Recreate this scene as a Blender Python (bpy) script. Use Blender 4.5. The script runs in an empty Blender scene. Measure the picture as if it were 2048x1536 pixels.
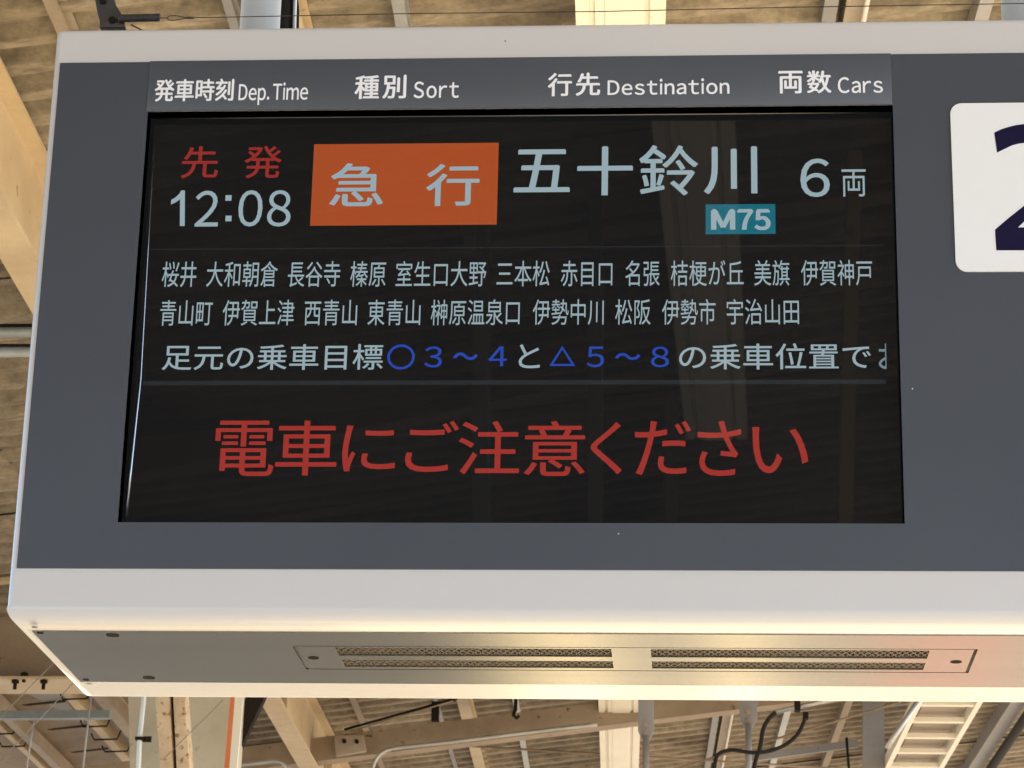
import bpy, bmesh, math, random
from mathutils import Vector, Matrix
random.seed(7)
SC = bpy.context.scene
COL = SC.collection
rad = math.radians

# ------------------------------------------------------------------ camera
FPX = 5323.15                                  # focal length in pixels of a 2048 px wide picture
YAW, PITCH, ROLL = rad(-4.259), rad(19.390), rad(1.308)
CAM = Vector((0.0, -3.297, 1.65))
fw = Vector((math.sin(YAW)*math.cos(PITCH), math.cos(YAW)*math.cos(PITCH), math.sin(PITCH)))
rt = Vector((math.cos(YAW), -math.sin(YAW), 0))
up = rt.cross(fw)
rt, up = rt*math.cos(ROLL)+up*math.sin(ROLL), -rt*math.sin(ROLL)+up*math.cos(ROLL)
cd = bpy.data.cameras.new('camera'); cam = bpy.data.objects.new('camera', cd); COL.objects.link(cam)
cam.matrix_world = Matrix(((rt.x, up.x, -fw.x, CAM.x), (rt.y, up.y, -fw.y, CAM.y), (rt.z, up.z, -fw.z, CAM.z), (0, 0, 0, 1)))
cd.sensor_width = 36; cd.lens = FPX/2048*36; cd.clip_start = 0.05; cd.clip_end = 2000
cd.dof.use_dof = True; cd.dof.focus_distance = 3.55; cd.dof.aperture_fstop = 42
SC.camera = cam

# ------------------------------------------------------------------ sky, sun, exposure
EXPOSURE = 2.05
SUN_EL, SUN_AZ = rad(47), rad(82)              # azimuth measured from +y towards +x
w = bpy.data.worlds.new('World'); SC.world = w; w.use_nodes = True
nt = w.node_tree; bg = nt.nodes['Background']; bg.inputs[1].default_value = 0.15
sky = nt.nodes.new('ShaderNodeTexSky'); sky.sky_type = 'NISHITA'; sky.sun_disc = False
sky.sun_elevation = SUN_EL; sky.sun_rotation = SUN_AZ; sky.dust_density = 2.0
nt.links.new(sky.outputs[0], bg.inputs[0])
sl = bpy.data.lights.new('sun', 'SUN'); sl.energy = 5.0; sl.angle = rad(0.5); sl.color = (1.0, 0.88, 0.70)
so = bpy.data.objects.new('sun', sl); COL.objects.link(so)
sdir = Vector((math.sin(SUN_AZ)*math.cos(SUN_EL), math.cos(SUN_AZ)*math.cos(SUN_EL), math.sin(SUN_EL)))
so.rotation_euler = sdir.to_track_quat('Z', 'Y').to_euler(); so.location = sdir*30
SC.view_settings.view_transform = 'Standard'; SC.view_settings.look = 'None'
SC.view_settings.exposure = EXPOSURE; SC.view_settings.gamma = 1.0; SC.view_settings.use_curve_mapping = False
SC.cycles.max_bounces = 10; SC.cycles.diffuse_bounces = 6; SC.cycles.glossy_bounces = 4
SC.cycles.sample_clamp_indirect = 8

# ------------------------------------------------------------------ helpers
def ray(px, py):
    return rt*((px-1024)/FPX) + up*((768-py)/FPX) + fw
def at(px, py, Y):                             # point on the upright plane y = Y
    d = ray(px, py); return CAM + d*((Y-CAM.y)/d.y)
def atz(px, py, z):                            # point on the level plane at height z
    d = ray(px, py); return CAM + d*((z-CAM.z)/d.z)
ROOF0, SLOPE = 5.19, 0.125
def roofz(x): return ROOF0 + SLOPE*x
def atroof(px, py, drop=0.0):                  # point that far below the sloping roof
    d = ray(px, py); t = (ROOF0-drop+SLOPE*CAM.x-CAM.z)/(d.z-SLOPE*d.x); return CAM + d*t
SCR = 0.022                                    # depth of the display face behind the front
def back(px, py, Y):                           # point seen mirrored in the display, on the plane y = Y behind the viewer
    p = at(px, py, SCR); d = ray(px, py); d = Vector((d.x, -d.y, d.z)); return p + d*((Y-p.y)/d.y)

def lin(h, k=1.0):
    v = [int(h[i:i+2], 16)/255 for i in (0, 2, 4)]
    return tuple(k*(c/12.92 if c <= .04045 else ((c+.055)/1.055)**2.4) for c in v) + (1,)

def link(name, me, m=None, parent=None, **kw):
    o = bpy.data.objects.new(name, me); COL.objects.link(o)
    if m is not None and me is not None and not me.materials: me.materials.append(m)
    if parent is not None: o.parent = parent
    for k, v in kw.items(): o[k] = v
    return o
def thing(name, label, cat, loc=(0, 0, 0), group=None):
    o = bpy.data.objects.new(name, None); COL.objects.link(o); o.location = loc; o.empty_display_size = .1
    o['label'] = label; o['category'] = cat
    if group: o['group'] = group
    return o
def settle(root):                              # children were built in world coordinates
    inv = Matrix.Translation(-root.location)
    for c in root.children:
        c.matrix_parent_inverse = inv
class MB:
    def __init__(s): s.v = []; s.f = []; s.sm = []
    def poly(s, vs, fs, smooth=False):
        b = len(s.v); s.v += [Vector(q) for q in vs]
        for f in fs: s.f.append([b+i for i in f]); s.sm.append(smooth)
    def box(s, a, b):
        (x0, y0, z0), (x1, y1, z1) = [min(i, j) for i, j in zip(a, b)], [max(i, j) for i, j in zip(a, b)]
        s.hexa([(x0, y0, z0), (x1, y0, z0), (x1, y1, z0), (x0, y1, z0), (x0, y0, z1), (x1, y0, z1), (x1, y1, z1), (x0, y1, z1)])
    def hexa(s, p):
        s.poly(p, [(3, 2, 1, 0), (4, 5, 6, 7), (0, 1, 5, 4), (1, 2, 6, 5), (2, 3, 7, 6), (3, 0, 4, 7)])
    def bar(s, a, b, wd, ht, upv=(0, 0, 1), anchor='top'):
        # rectangular bar from a to b; wd sideways, ht along up; a, b lie on its top, bottom or middle line
        a, b = Vector(a), Vector(b); d = (b-a).normalized(); u = Vector(upv); sd = d.cross(u).normalized(); u = sd.cross(d).normalized()
        lo, hi = {'top': (-ht, 0), 'bottom': (0, ht), 'mid': (-ht/2, ht/2)}[anchor]
        q = []
        for p in (a, b):
            q += [p-sd*wd/2+u*lo, p+sd*wd/2+u*lo, p+sd*wd/2+u*hi, p-sd*wd/2+u*hi]
        s.poly(q, [(0, 1, 2, 3), (7, 6, 5, 4), (0, 4, 5, 1), (1, 5, 6, 2), (2, 6, 7, 3), (3, 7, 4, 0)])
    def tube(s, pts, r, n=10, caps=True):
        pts = [Vector(p) for p in pts]; rs = r if isinstance(r, (list, tuple)) else [r]*len(pts)
        rings = []; ref = None
        for i, p in enumerate(pts):
            d = (pts[min(i+1, len(pts)-1)]-pts[max(i-1, 0)]).normalized()
            if ref is None: ref = d.orthogonal().normalized()
            ref = (ref-d*ref.dot(d)).normalized(); c = d.cross(ref)
            rings.append([p+(ref*math.cos(2*math.pi*k/n)+c*math.sin(2*math.pi*k/n))*rs[i] for k in range(n)])
        b = len(s.v)
        for q in rings: s.v += q
        for i in range(len(pts)-1):
            for k in range(n):
                s.f.append([b+i*n+k, b+i*n+(k+1) % n, b+(i+1)*n+(k+1) % n, b+(i+1)*n+k]); s.sm.append(True)
        if caps:
            s.f.append([b+k for k in range(n)][::-1]); s.sm.append(False)
            s.f.append([b+(len(pts)-1)*n+k for k in range(n)]); s.sm.append(False)
    def disc(s, c, r, h, axis=(0, 0, 1), n=16):
        a = Vector(axis).normalized(); s.tube([Vector(c), Vector(c)+a*h], r, n)
    def extrude(s, prof, a, b, udir, vdir):    # closed 2-D profile swept from a to b
        a, b, U, V = Vector(a), Vector(b), Vector(udir), Vector(vdir); n = len(prof)
        q = [a+U*x+V*y for x, y in prof]+[b+U*x+V*y for x, y in prof]
        s.poly(q, [(i, (i+1) % n, n+(i+1) % n, n+i) for i in range(n)]+[tuple(range(n))[::-1], tuple(range(n, 2*n))])
    def mesh(s, name, bevel=0.0, seg=2):
        me = bpy.data.meshes.new(name); me.from_pydata([tuple(v) for v in s.v], [], s.f)
        for p, k in zip(me.polygons, s.sm): p.use_smooth = k
        bm = bmesh.new(); bm.from_mesh(me); bmesh.ops.recalc_face_normals(bm, faces=bm.faces[:])
        if bevel:
            ed = [e for e in bm.edges if len(e.link_faces) == 2 and e.calc_face_angle(0) > rad(40)]
            bmesh.ops.bevel(bm, geom=ed, offset=bevel, segments=seg, profile=.5, affect='EDGES', clamp_overlap=True)
            for f in bm.faces: f.smooth = True
        bm.to_mesh(me); bm.free()
        if bevel: me.set_sharp_from_angle(angle=rad(35))
        return me
    def build(s, name, m, parent=None, bevel=0.0, seg=2, **kw):
        return link(name, s.mesh(name, bevel, seg), m, parent, **kw)
def spline(pts, n=8):                          # smooth curve through the points
    P = [Vector(p) for p in pts]; P = [P[0]*2-P[1]]+P+[P[-1]*2-P[-2]]; out = []
    for i in range(1, len(P)-2):
        for k in range(n):
            t = k/n; a, b, c, d = P[i-1], P[i], P[i+1], P[i+2]
            out.append(.5*((2*b)+(c-a)*t+(2*a-5*b+4*c-d)*t*t+(3*b-a-3*c+d)*t**3))
    out.append(P[-2]); return out

# ------------------------------------------------------------------ materials
def mat(name, col, rough=.5, metal=0.0, var=None, vscale=3.0, stretch=(1, 1, 1), bump=0.0, bscale=60.0, spots=None, spot_scale=25., spot_amt=.62,
        emit=None, spec=.5, aniso=0.0, rvar=0.0, coat=0.0):
    m = bpy.data.materials.new(name); m.use_nodes = True; t = m.node_tree; N, L = t.nodes, t.links
    b = N['Principled BSDF']; b.inputs['Base Color'].default_value = (*col[:3], 1); b.inputs['Roughness'].default_value = rough
    b.inputs['Metallic'].default_value = metal; b.inputs['Specular IOR Level'].default_value = spec
    if coat: b.inputs['Coat Weight'].default_value = coat; b.inputs['Coat Roughness'].default_value = .08
    if emit is not None:
        b.inputs['Emission Color'].default_value = emit; b.inputs['Emission Strength'].default_value = 2**-EXPOSURE
    if var or bump or spots or rvar:
        tc = N.new('ShaderNodeTexCoord'); mp = N.new('ShaderNodeMapping'); mp.inputs['Scale'].default_value = stretch
        L.new(tc.outputs['Object'], mp.inputs[0])
    src = None
    if var:
        nz = N.new('ShaderNodeTexNoise'); nz.inputs['Scale'].default_value = vscale; nz.inputs['Detail'].default_value = 6; nz.inputs['Roughness'].default_value = .62
        L.new(mp.outputs[0], nz.inputs[0])
        cr = N.new('ShaderNodeValToRGB'); cr.color_ramp.elements[0].position = .36; cr.color_ramp.elements[1].position = .66
        cr.color_ramp.elements[0].color = (*var[:3], 1); cr.color_ramp.elements[1].color = (*col[:3], 1)
        L.new(nz.outputs[0], cr.inputs[0]); src = cr.outputs[0]
    if spots:
        nz2 = N.new('ShaderNodeTexNoise'); nz2.inputs['Scale'].default_value = spot_scale; nz2.inputs['Detail'].default_value = 4
        L.new(tc.outputs['Object'], nz2.inputs[0])
        r2 = N.new('ShaderNodeValToRGB'); r2.color_ramp.elements[0].position = spot_amt; r2.color_ramp.elements[1].position = spot_amt+.08
        L.new(nz2.outputs[0], r2.inputs[0])
        mx = N.new('ShaderNodeMix'); mx.data_type = 'RGBA'; L.new(r2.outputs[0], mx.inputs[0])
        if src: L.new(src, mx.inputs[6])
        else: mx.inputs[6].default_value = (*col[:3], 1)
        mx.inputs[7].default_value = (*spots[:3], 1); src = mx.outputs[2]
    if src: L.new(src, b.inputs['Base Color'])
    if rvar:
        n3 = N.new('ShaderNodeTexNoise'); n3.inputs['Scale'].default_value = 5; n3.inputs['Detail'].default_value = 5; L.new(mp.outputs[0], n3.inputs[0])
        mr = N.new('ShaderNodeMapRange'); mr.inputs[3].default_value = max(.02, rough-rvar); mr.inputs[4].default_value = rough+rvar
        L.new(n3.outputs[0], mr.inputs[0]); L.new(mr.outputs[0], b.inputs['Roughness'])
    if bump:
        n4 = N.new('ShaderNodeTexNoise'); n4.inputs['Scale'].default_value = bscale; n4.inputs['Detail'].default_value = 5; L.new(mp.outputs[0], n4.inputs[0])
        bp = N.new('ShaderNodeBump'); bp.inputs['Strength'].default_value = bump; bp.inputs['Distance'].default_value = .01
        L.new(n4.outputs[0], bp.inputs['Height']); L.new(bp.outputs[0], b.inputs['Normal'])
    if aniso:
        b.inputs['Anisotropic'].default_value = aniso
        tg = N.new('ShaderNodeCombineXYZ'); tg.inputs[0].default_value = 1; L.new(tg.outputs[0], b.inputs['Tangent'])
    return m
M = {}
M['housing'] = mat('housing_paint', (.56, .555, .56), .22, coat=.3)
M['face'] = mat('grey_face', (.052, .060, .078), .40, var=(.046, .054, .071), vscale=1.6, rvar=.09, spots=(.075, .082, .095), spot_scale=160, spot_amt=.76)
M['header'] = mat('grey_header', (.068, .079, .099), .36, var=(.065, .075, .094), vscale=2.2)
M['reveal'] = mat('reveal_black', (.008, .009, .014), .35)
M['print'] = mat('white_print', (.78, .80, .86), .5, spec=.3)
M['plate'] = mat('white_plate', (.75, .77, .79), .42, var=(.735, .755, .775), vscale=4)
M['navy'] = mat('navy_print', (.006, .004, .032), .7, spec=.15)
M['steel'] = mat('brushed_steel', (.285, .272, .228), .17, metal=.78, var=(.25, .238, .196), vscale=2.0, stretch=(.4, 14, 14), aniso=.75, rvar=.03, bump=.03, bscale=40)
M['cavity'] = mat('cavity_black', (.01, .009, .008), .8)
M['vent'] = mat('expanded_metal', (.105, .082, .055), .55, metal=.3)
M['hole'] = mat('hole_dark', (.016, .013, .011), .9, spec=.1)
M['screw'] = mat('screw_steel', (.25, .23, .19), .4, metal=.8)
GL = dict(rough=.015, spec=.26)
SCREEN = (.004, .004, .0045)
def lcd(name, h): return mat(name, SCREEN, emit=lin(h), **GL)
M['screen'] = lcd('display_glass', '0e0f10')
M['lcd_white'] = lcd('lcd_pale', '93a7ae')
M['lcd_dim'] = lcd('lcd_pale_dim', '6f828a')
M['lcd_red'] = lcd('lcd_red', '9a2f29')
M['lcd_red2'] = lcd('lcd_red_small', '8f2a26')
M['lcd_blue'] = lcd('lcd_blue', '2444a4')
M['lcd_orange'] = lcd('lcd_orange', 'a44a22')
M['lcd_teal'] = lcd('lcd_teal', '0f6475')
M['lcd_line'] = lcd('lcd_line', '202428')
M['lcd_line2'] = lcd('lcd_line_thick', '23282c')
M['trim'] = mat('bezel_trim', (.30, .34, .40), .25, metal=.9, rvar=.1)
M['pipe'] = mat('hanger_paint', (.50, .55, .60), .35, var=(.46, .51, .56), vscale=4, rvar=.05)
M['dark'] = mat('dark_bracket', (.045, .045, .045), .5, var=(.03, .03, .03), vscale=20, bump=.3)
M['rustbar'] = mat('dark_brown_bar', (.055, .042, .03), .8, spec=.2)
M['trim2'] = mat('bezel_trim_dull', (.16, .155, .15), .3, metal=.9, rvar=.1)
M['stay'] = mat('stay_wire', (.16, .14, .11), .6)
M['wire'] = mat('wire_steel', (.07, .055, .045), .5, metal=.5)
M['cream'] = mat('cream_steel', (.50, .405, .26), .5, var=(.40, .31, .195), vscale=3.5, spots=(.16, .085, .045), spot_scale=16, spot_amt=.69, bump=.12, bscale=90)
M['rusty'] = mat('rust_spotted_steel', (.58, .48, .35), .6, var=(.42, .32, .21), vscale=9, spots=(.24, .11, .05), spot_scale=34, spot_amt=.57, bump=.3, bscale=80)
M['brown'] = mat('brown_steel', (.30, .235, .165), .6, var=(.21, .16, .11), vscale=3, spots=(.09, .055, .035), spot_scale=22, spot_amt=.66, bump=.2)
M['taupe'] = mat('taupe_steel', (.32, .27, .21), .55, var=(.25, .205, .155), vscale=3, spots=(.12, .07, .04), spot_scale=20, spot_amt=.66, bump=.15)
M['duct'] = mat('cream_duct', (.76, .73, .63), .35, var=(.70, .67, .56), vscale=3, spots=(.4, .32, .22), spot_scale=22, spot_amt=.70)
M['galv'] = mat('galvanised', (.42, .43, .43), .38, metal=.5, var=(.33, .34, .34), vscale=9, bump=.05)
M['bluegrey'] = mat('bluegrey_paint', (.20, .24, .26), .45, var=(.15, .18, .20), vscale=8)
M['grey'] = mat('grey_paint', (.24, .245, .26), .5, var=(.20, .20, .21), vscale=4, spots=(.12, .09, .07), spot_scale=18, spot_amt=.68)
M['concrete_col'] = mat('column_paint', (.44, .41, .33), .6, var=(.36, .33, .26), vscale=3, spots=(.2, .15, .1), spot_scale=14, spot_amt=.66, bump=.2)
M['black_cable'] = mat('black_cable', (.018, .017, .016), .8, spec=.15)
M['orange'] = mat('orange_edge', (.52, .15, .045), .45, var=(.42, .12, .04), vscale=8)
M['white'] = mat('white_board', (.58, .55, .49), .45, var=(.60, .57, .51), vscale=5)
M['panel'] = mat('pale_panel', (.29, .295, .28), .5, var=(.24, .24, .225), vscale=2.5, bump=.1, bscale=12)
M['platform'] = mat('platform_concrete', (.74, .63, .43), .8, var=(.64, .54, .36), vscale=.8, bump=.3, bscale=20)
M['ballast'] = mat('ballast', (.36, .30, .23), .9, var=(.22, .18, .13), vscale=6, bump=.8, bscale=15)

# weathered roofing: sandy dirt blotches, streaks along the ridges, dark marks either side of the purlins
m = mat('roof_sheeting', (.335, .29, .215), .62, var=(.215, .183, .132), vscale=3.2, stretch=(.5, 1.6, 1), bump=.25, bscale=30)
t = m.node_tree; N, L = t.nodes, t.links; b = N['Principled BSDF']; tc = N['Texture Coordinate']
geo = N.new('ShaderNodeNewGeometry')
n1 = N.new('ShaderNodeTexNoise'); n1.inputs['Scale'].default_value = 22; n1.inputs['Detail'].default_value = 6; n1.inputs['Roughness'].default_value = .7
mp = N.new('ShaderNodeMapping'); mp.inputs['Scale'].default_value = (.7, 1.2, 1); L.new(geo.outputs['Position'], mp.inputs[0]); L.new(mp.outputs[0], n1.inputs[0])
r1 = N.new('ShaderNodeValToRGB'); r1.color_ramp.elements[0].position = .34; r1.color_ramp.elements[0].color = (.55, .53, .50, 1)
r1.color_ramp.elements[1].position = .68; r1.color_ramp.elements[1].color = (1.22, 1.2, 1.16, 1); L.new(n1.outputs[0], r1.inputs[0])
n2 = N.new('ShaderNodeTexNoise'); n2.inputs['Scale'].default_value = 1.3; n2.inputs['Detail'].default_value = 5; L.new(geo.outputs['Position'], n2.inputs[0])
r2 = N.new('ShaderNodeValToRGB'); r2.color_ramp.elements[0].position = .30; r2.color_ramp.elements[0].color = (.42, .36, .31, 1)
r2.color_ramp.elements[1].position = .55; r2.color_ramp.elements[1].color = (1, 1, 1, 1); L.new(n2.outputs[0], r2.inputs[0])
def mul(a, c):
    q = N.new('ShaderNodeMix'); q.data_type = 'RGBA'; q.blend_type = 'MULTIPLY'; q.inputs[0].default_value = 1
    L.new(a, q.inputs[6]); L.new(c, q.inputs[7]); return q.outputs[2]
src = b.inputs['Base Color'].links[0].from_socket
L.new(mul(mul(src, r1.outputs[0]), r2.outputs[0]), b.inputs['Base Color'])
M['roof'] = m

# ================================================================== GROUND
g = MB(); g.box((-400, -400, -1.25), (400, 400, -1.1)); g.build('ground', M['ballast'], kind='structure')
M['dim_front_ground'] = mat('dim_front_ground', (.15, .15, .155), .85, var=(.11, .11, .115), vscale=3, bump=.4, bscale=80)  # unseen ground before the board, made dark to cut bounce on its face
M['dim_far_ground'] = mat('dim_far_concrete', (.17, .155, .13), .85, var=(.13, .118, .10), vscale=1.2, bump=.3, bscale=20)  # unseen ground beyond the board, made dark to dim bounce and steel reflections
M['pale_glint_strips'] = mat('pale_glint_strips', (.50, .42, .27), .8, var=(.45, .38, .24), vscale=2)
M['red_glint'] = mat('red_glint_paint', (.50, .07, .045), .6)
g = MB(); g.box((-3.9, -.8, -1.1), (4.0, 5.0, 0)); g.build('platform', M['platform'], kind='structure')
g = MB(); g.box((-3.9, 5.0, -1.1), (4.0, 40, 0)); g.build('far_platform', M['dim_far_ground'], kind='structure')
g = MB(); g.box((-.98, 6.0, .0), (-.50, 24, .005)); g.box((.07, 6.0, .0), (.36, 24, .005)); g.build('pale_glint_strips', M['pale_glint_strips'], kind='structure')  # added out-of-view strips that put bright glints on the steel underside
g = MB(); g.box((1.19, 6.0, .0), (1.36, 20, .005)); g.build('red_glint_strip', M['red_glint'], kind='structure')  # added out-of-view strip that puts a red glint on the underside
g = MB(); g.box((-3.9, -30, -1.1), (4.0, -.8, 0)); g.build('platform_pavement', M['dim_front_ground'], kind='structure')

# ================================================================== DEPARTURE SIGN
sign = thing('departure_sign', 'white and grey hanging train departure board with black display and orange express panel', 'departure board', (0.2, .2, 2.484))
UZ = CAM.z+.2531*3.297                          # underside height 2.4845
X0, X1, DEP = -.896, 1.34, .437
TOPZ = at(1000, 48, 0).z
def boolean(o, cutters):
    for c in cutters:
        md = o.modifiers.new('b', 'BOOLEAN'); md.operation = 'DIFFERENCE'; md.solver = 'EXACT'; md.object = c
    me = bpy.data.meshes.new_from_object(o.evaluated_get(bpy.context.evaluated_depsgraph_get()))
    o.modifiers.clear(); o.data = me
    for c in cutters: bpy.data.objects.remove(c)
def tmpbox(a, b_):
    q = MB(); q.box(a, b_); return link('tmp', q.mesh('tmp'))
bm = bmesh.new(); bmesh.ops.create_cube(bm, size=1)
for v in bm.verts:
    v.co = Vector((X0 if v.co.x < 0 else X1, 0 if v.co.y < 0 else DEP, UZ if v.co.z < 0 else TOPZ))
eb = [e for e in bm.edges if all(v.co.z < UZ+.01 for v in e.verts)]
bmesh.ops.bevel(bm, geom=eb, offset=.027, segments=8, profile=.5, affect='EDGES')
eo = [e for e in bm.edges if e.calc_length() > .2 and e.calc_face_angle(0) > rad(60)]
bmesh.ops.bevel(bm, geom=eo, offset=.008, segments=4, profile=.5, affect='EDGES')
for f in bm.faces: f.smooth = True
me = bpy.data.meshes.new('housing'); bm.to_mesh(me); bm.free(); me.set_sharp_from_angle(angle=rad(30))
housing = link('housing', me, M['housing'])
# opening of the display and of the vent
sx0, sx1 = (at(294.6, 225.6, 0).x+at(236.3, 1045, 0).x)/2, (at(1784.5, 208, 0).x+at(1810.3, 1047.5, 0).x)/2
sz1, sz0 = (at(295, 225, 0).z+at(1784, 208, 0).z)/2, (at(236, 1045, 0).z+at(1810, 1048, 0).z)/2
vx0, vx1, vy0, vy1 = -.5355, .3597, .0975, .2310
boolean(housing, [tmpbox((sx0, -.02, sz0), (sx1, .06, sz1)), tmpbox((vx0, vy0, UZ-.02), (vx1, vy1, UZ+.05))])
housing.data.set_sharp_from_angle(angle=rad(50))
md = housing.modifiers.new('w', 'WEIGHTED_NORMAL'); md.keep_sharp = True; md.weight = 100; housing.parent = sign
# grey face panel round the opening, three plates: main, header
gx0 = (at(120.3, 127.5, 0).x+at(34.5, 1136.5, 0).x)/2
gz1, gz0 = at(1000, 117.5, 0).z, at(1000, 1139.6, 0).z
gx1 = X1-.009
def ring(mb, o, h, y0, y1):                     # plate in the xz plane with a rectangular hole
    (ox0, oz0, ox1, oz1), (hx0, hz0, hx1, hz1) = o, h
    P = [(ox0, oz0), (ox1, oz0), (ox1, oz1), (ox0, oz1), (hx0, hz0), (hx1, hz0), (hx1, hz1), (hx0, hz1)]
    v = [(x, y0, z) for x, z in P]+[(x, y1, z) for x, z in P]
    f = []
    for i in range(4):
        j = (i+1) % 4
        f += [(i, j, 4+j, 4+i), (8+i, 12+i, 12+j, 8+j), (i, 8+i, 8+j, j), (4+i, 4+j, 12+j, 12+i)]
    mb.poly(v, f)
q = MB()
hx0, hx1 = at(297, 170, 0).x, at(1783, 160, 0).x
# main plate runs left, below and right of the display
q.poly([(x, y, z) for y in (-.0016, .0006) for x, z in ((gx0, gz0), (gx1, gz0), (gx1, gz1), (hx1+.0007, gz1), (hx1+.0007, sz1), (sx1, sz1-.0001), (sx1, sz0), (sx0, sz0), (sx0, sz1-.0001), (hx0-.0007, sz1), (hx0-.0007, gz1), (gx0, gz1))],
       [tuple(range(12))[::-1], tuple(range(12, 24))]+[(i, (i+1) % 12, 12+(i+1) % 12, 12+i) for i in range(12)])
q.build('face_panel', M['face'], sign)
q = MB(); q.box((hx0, -.0024, sz1), (hx1, .0004, gz1+.001)); hd = q.build('header_panel', M['header'], sign, bevel=.0005, label='slightly lighter grey header strip with column titles')
# reveal and display
q = MB(); ring(q, (sx0-.012, sz0-.012, sx1+.012, sz1+.012), (sx0, sz0, sx1, sz1), .0008, SCR+.012); q.build('reveal', M['reveal'], sign)
q = MB(); q.box((sx0-.004, SCR, sz0-.004), (sx1+.004, SCR+.02, sz1+.004)); disp = q.build('display', M['screen'], sign, label='glossy black display with train times in coloured lettering')
# thin metal trim of the display module: left and top
q = MB()
q.tube([at(310, 262, SCR-.001), at(296, 500, SCR-.001), at(281, 760, SCR-.001), at(262, 935, SCR-.001), at(252, 1033, SCR-.001)], [.0007, .0009, .0013, .0020, .0022], 8)
q.build('bezel_trim', M['trim'], disp)
q = MB(); q.tube([at(312, 237.5, SCR-.001), at(1765, 225, SCR-.001)], .0011, 8); q.build('bezel_trim', M['trim2'], disp)

# ---- lettering
def glyphs(name, items, m, parent, Y, th=.0004, clip=None, **kw):
    """items: (text, x0, x1, y0, y1, weight) ink box in photo pixels on the plane y = Y; one mesh"""
    V, F = [], []
    for it in items:
        s, x0, x1, y0, y1 = it[:5]; wgt = it[5] if len(it) > 5 else 0
        c = bpy.data.curves.new('t', 'FONT'); c.body = s; c.resolution_u = 4; wo = 0; c.offset = 0; c.extrude = .5
        if len(it) > 6: c.space_character = it[6]
        o = bpy.data.objects.new('t', c); COL.objects.link(o)
        me = bpy.data.meshes.new_from_object(o.evaluated_get(bpy.context.evaluated_depsgraph_get()))
        bpy.data.objects.remove(o)
        xs = [v.co.x for v in me.vertices]; ys = [v.co.y for v in me.vertices]
        ax, bx, ay, by = min(xs), max(xs), min(ys), max(ys)
        ym, xm = (y0+y1)/2, (x0+x1)/2
        X0_, X1_ = at(x0, ym, Y).x, at(x1, ym, Y).x; Z1_, Z0_ = at(xm, y0, Y).z, at(xm, y1, Y).z
        n = len(V)
        sh = wgt-wo; cps = [(0, 0)] if sh <= .001 else [(-sh, -sh*.5), (sh, -sh*.5), (0, sh*.7)]
        for ci, (dx, dy) in enumerate(cps):          # heavier strokes: copies a hair apart, stacked in depth
            n = len(V); bxx, ayy = sh*(len(cps) > 1), sh*.6*(len(cps) > 1)
            for v in me.vertices:
                V.append((X0_+(v.co.x+dx-ax+bxx)/(bx-ax+2*bxx)*(X1_-X0_), Y-th*(v.co.z+.5)*(1-.12*ci), Z0_+(v.co.y+dy-ay+ayy)/(by-ay+2*ayy)*(Z1_-Z0_)))
            F += [[n+i for i in p.vertices] for p in me.polygons]
        bpy.data.meshes.remove(me)
    me = bpy.data.meshes.new(name); me.from_pydata(V, [], F)
    if clip is not None:
        bm = bmesh.new(); bm.from_mesh(me)
        bmesh.ops.bisect_plane(bm, geom=bm.verts[:]+bm.edges[:]+bm.faces[:], plane_co=(clip, 0, 0), plane_no=(1, 0, 0), clear_outer=True)
        bm.to_mesh(me); bm.free()
    return link(name, me, m, parent, **kw)
HY = -.0024
B1 = .020
def latin(text, x0, x1, yt, yb, wgt=.004, gap=.085):   # proportional setting of the wide sans letters; yt, yb = cap line and base line
    inks = []
    for ch in text:
        if ch == ' ': inks.append(None); continue
        c = bpy.data.curves.new('t', 'FONT'); c.body = chr(ord(ch)+0xFEE0); o = bpy.data.objects.new('t', c); COL.objects.link(o)
        me = bpy.data.meshes.new_from_object(o.evaluated_get(bpy.context.evaluated_depsgraph_get())); bpy.data.objects.remove(o)
        X = [v.co.x for v in me.vertices]; Yv = [v.co.y for v in me.vertices]; inks.append((max(X)-min(X), min(Yv), max(Yv))); bpy.data.meshes.remove(me)
    tot = sum((i[0]+gap) if i else .17 for i in inks)-gap; k = (x1-x0)/tot; kv = (yb-yt)/.733; out = []; x = x0
    for ch, i in zip(text, inks):
        if i is None: x += .17*k; continue
        ysl = (x-x0)*SLP; w_ = i[0]*k
        out.append((chr(ord(ch)+0xFEE0), x, x+w_, yb-i[2]*kv+ysl, yb-i[1]*kv+ysl, wgt)); x += w_+gap*k
    return out
SLP = -.0115
glyphs('heading_text', [('発車時刻', 309.3, 467.6, 158, 202.5, B1)], M['print'], hd, HY, label='white heading for departure time in Japanese')
glyphs('heading_text', latin('Dep. Time', 477.5, 616, 168.5, 200.5, .014), M['print'], hd, HY, label='white heading reading Dep. Time')
glyphs('heading_text', [('種', 709.4, 758.5, 150.8, 198, B1), ('別', 765, 812.6, 150, 197, B1)], M['print'], hd, HY, label='white heading for train type in Japanese')
glyphs('heading_text', latin('Sort', 827.3, 917.9, 163.8, 196, .014, .13), M['print'], hd, HY, label='white heading reading Sort')
glyphs('heading_text', [('行', 1095.6, 1144, 146, 192.5, B1), ('先', 1151.5, 1200.5, 145.5, 191.5, B1)], M['print'], hd, HY, label='white heading for destination in Japanese')
glyphs('heading_text', latin('Destination', 1215.2, 1458.9, 161, 190, .014, .11), M['print'], hd, HY, label='white heading reading Destination')
glyphs('heading_text', [('両', 1556.8, 1605.5, 142, 187, B1), ('数', 1613.5, 1662.7, 141, 186.5, B1)], M['print'], hd, HY, label='white heading for number of cars in Japanese')
glyphs('heading_text', latin('Cars', 1675.5, 1765.7, 155, 186, .014, .11), M['print'], hd, HY, label='white heading reading Cars')

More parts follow.
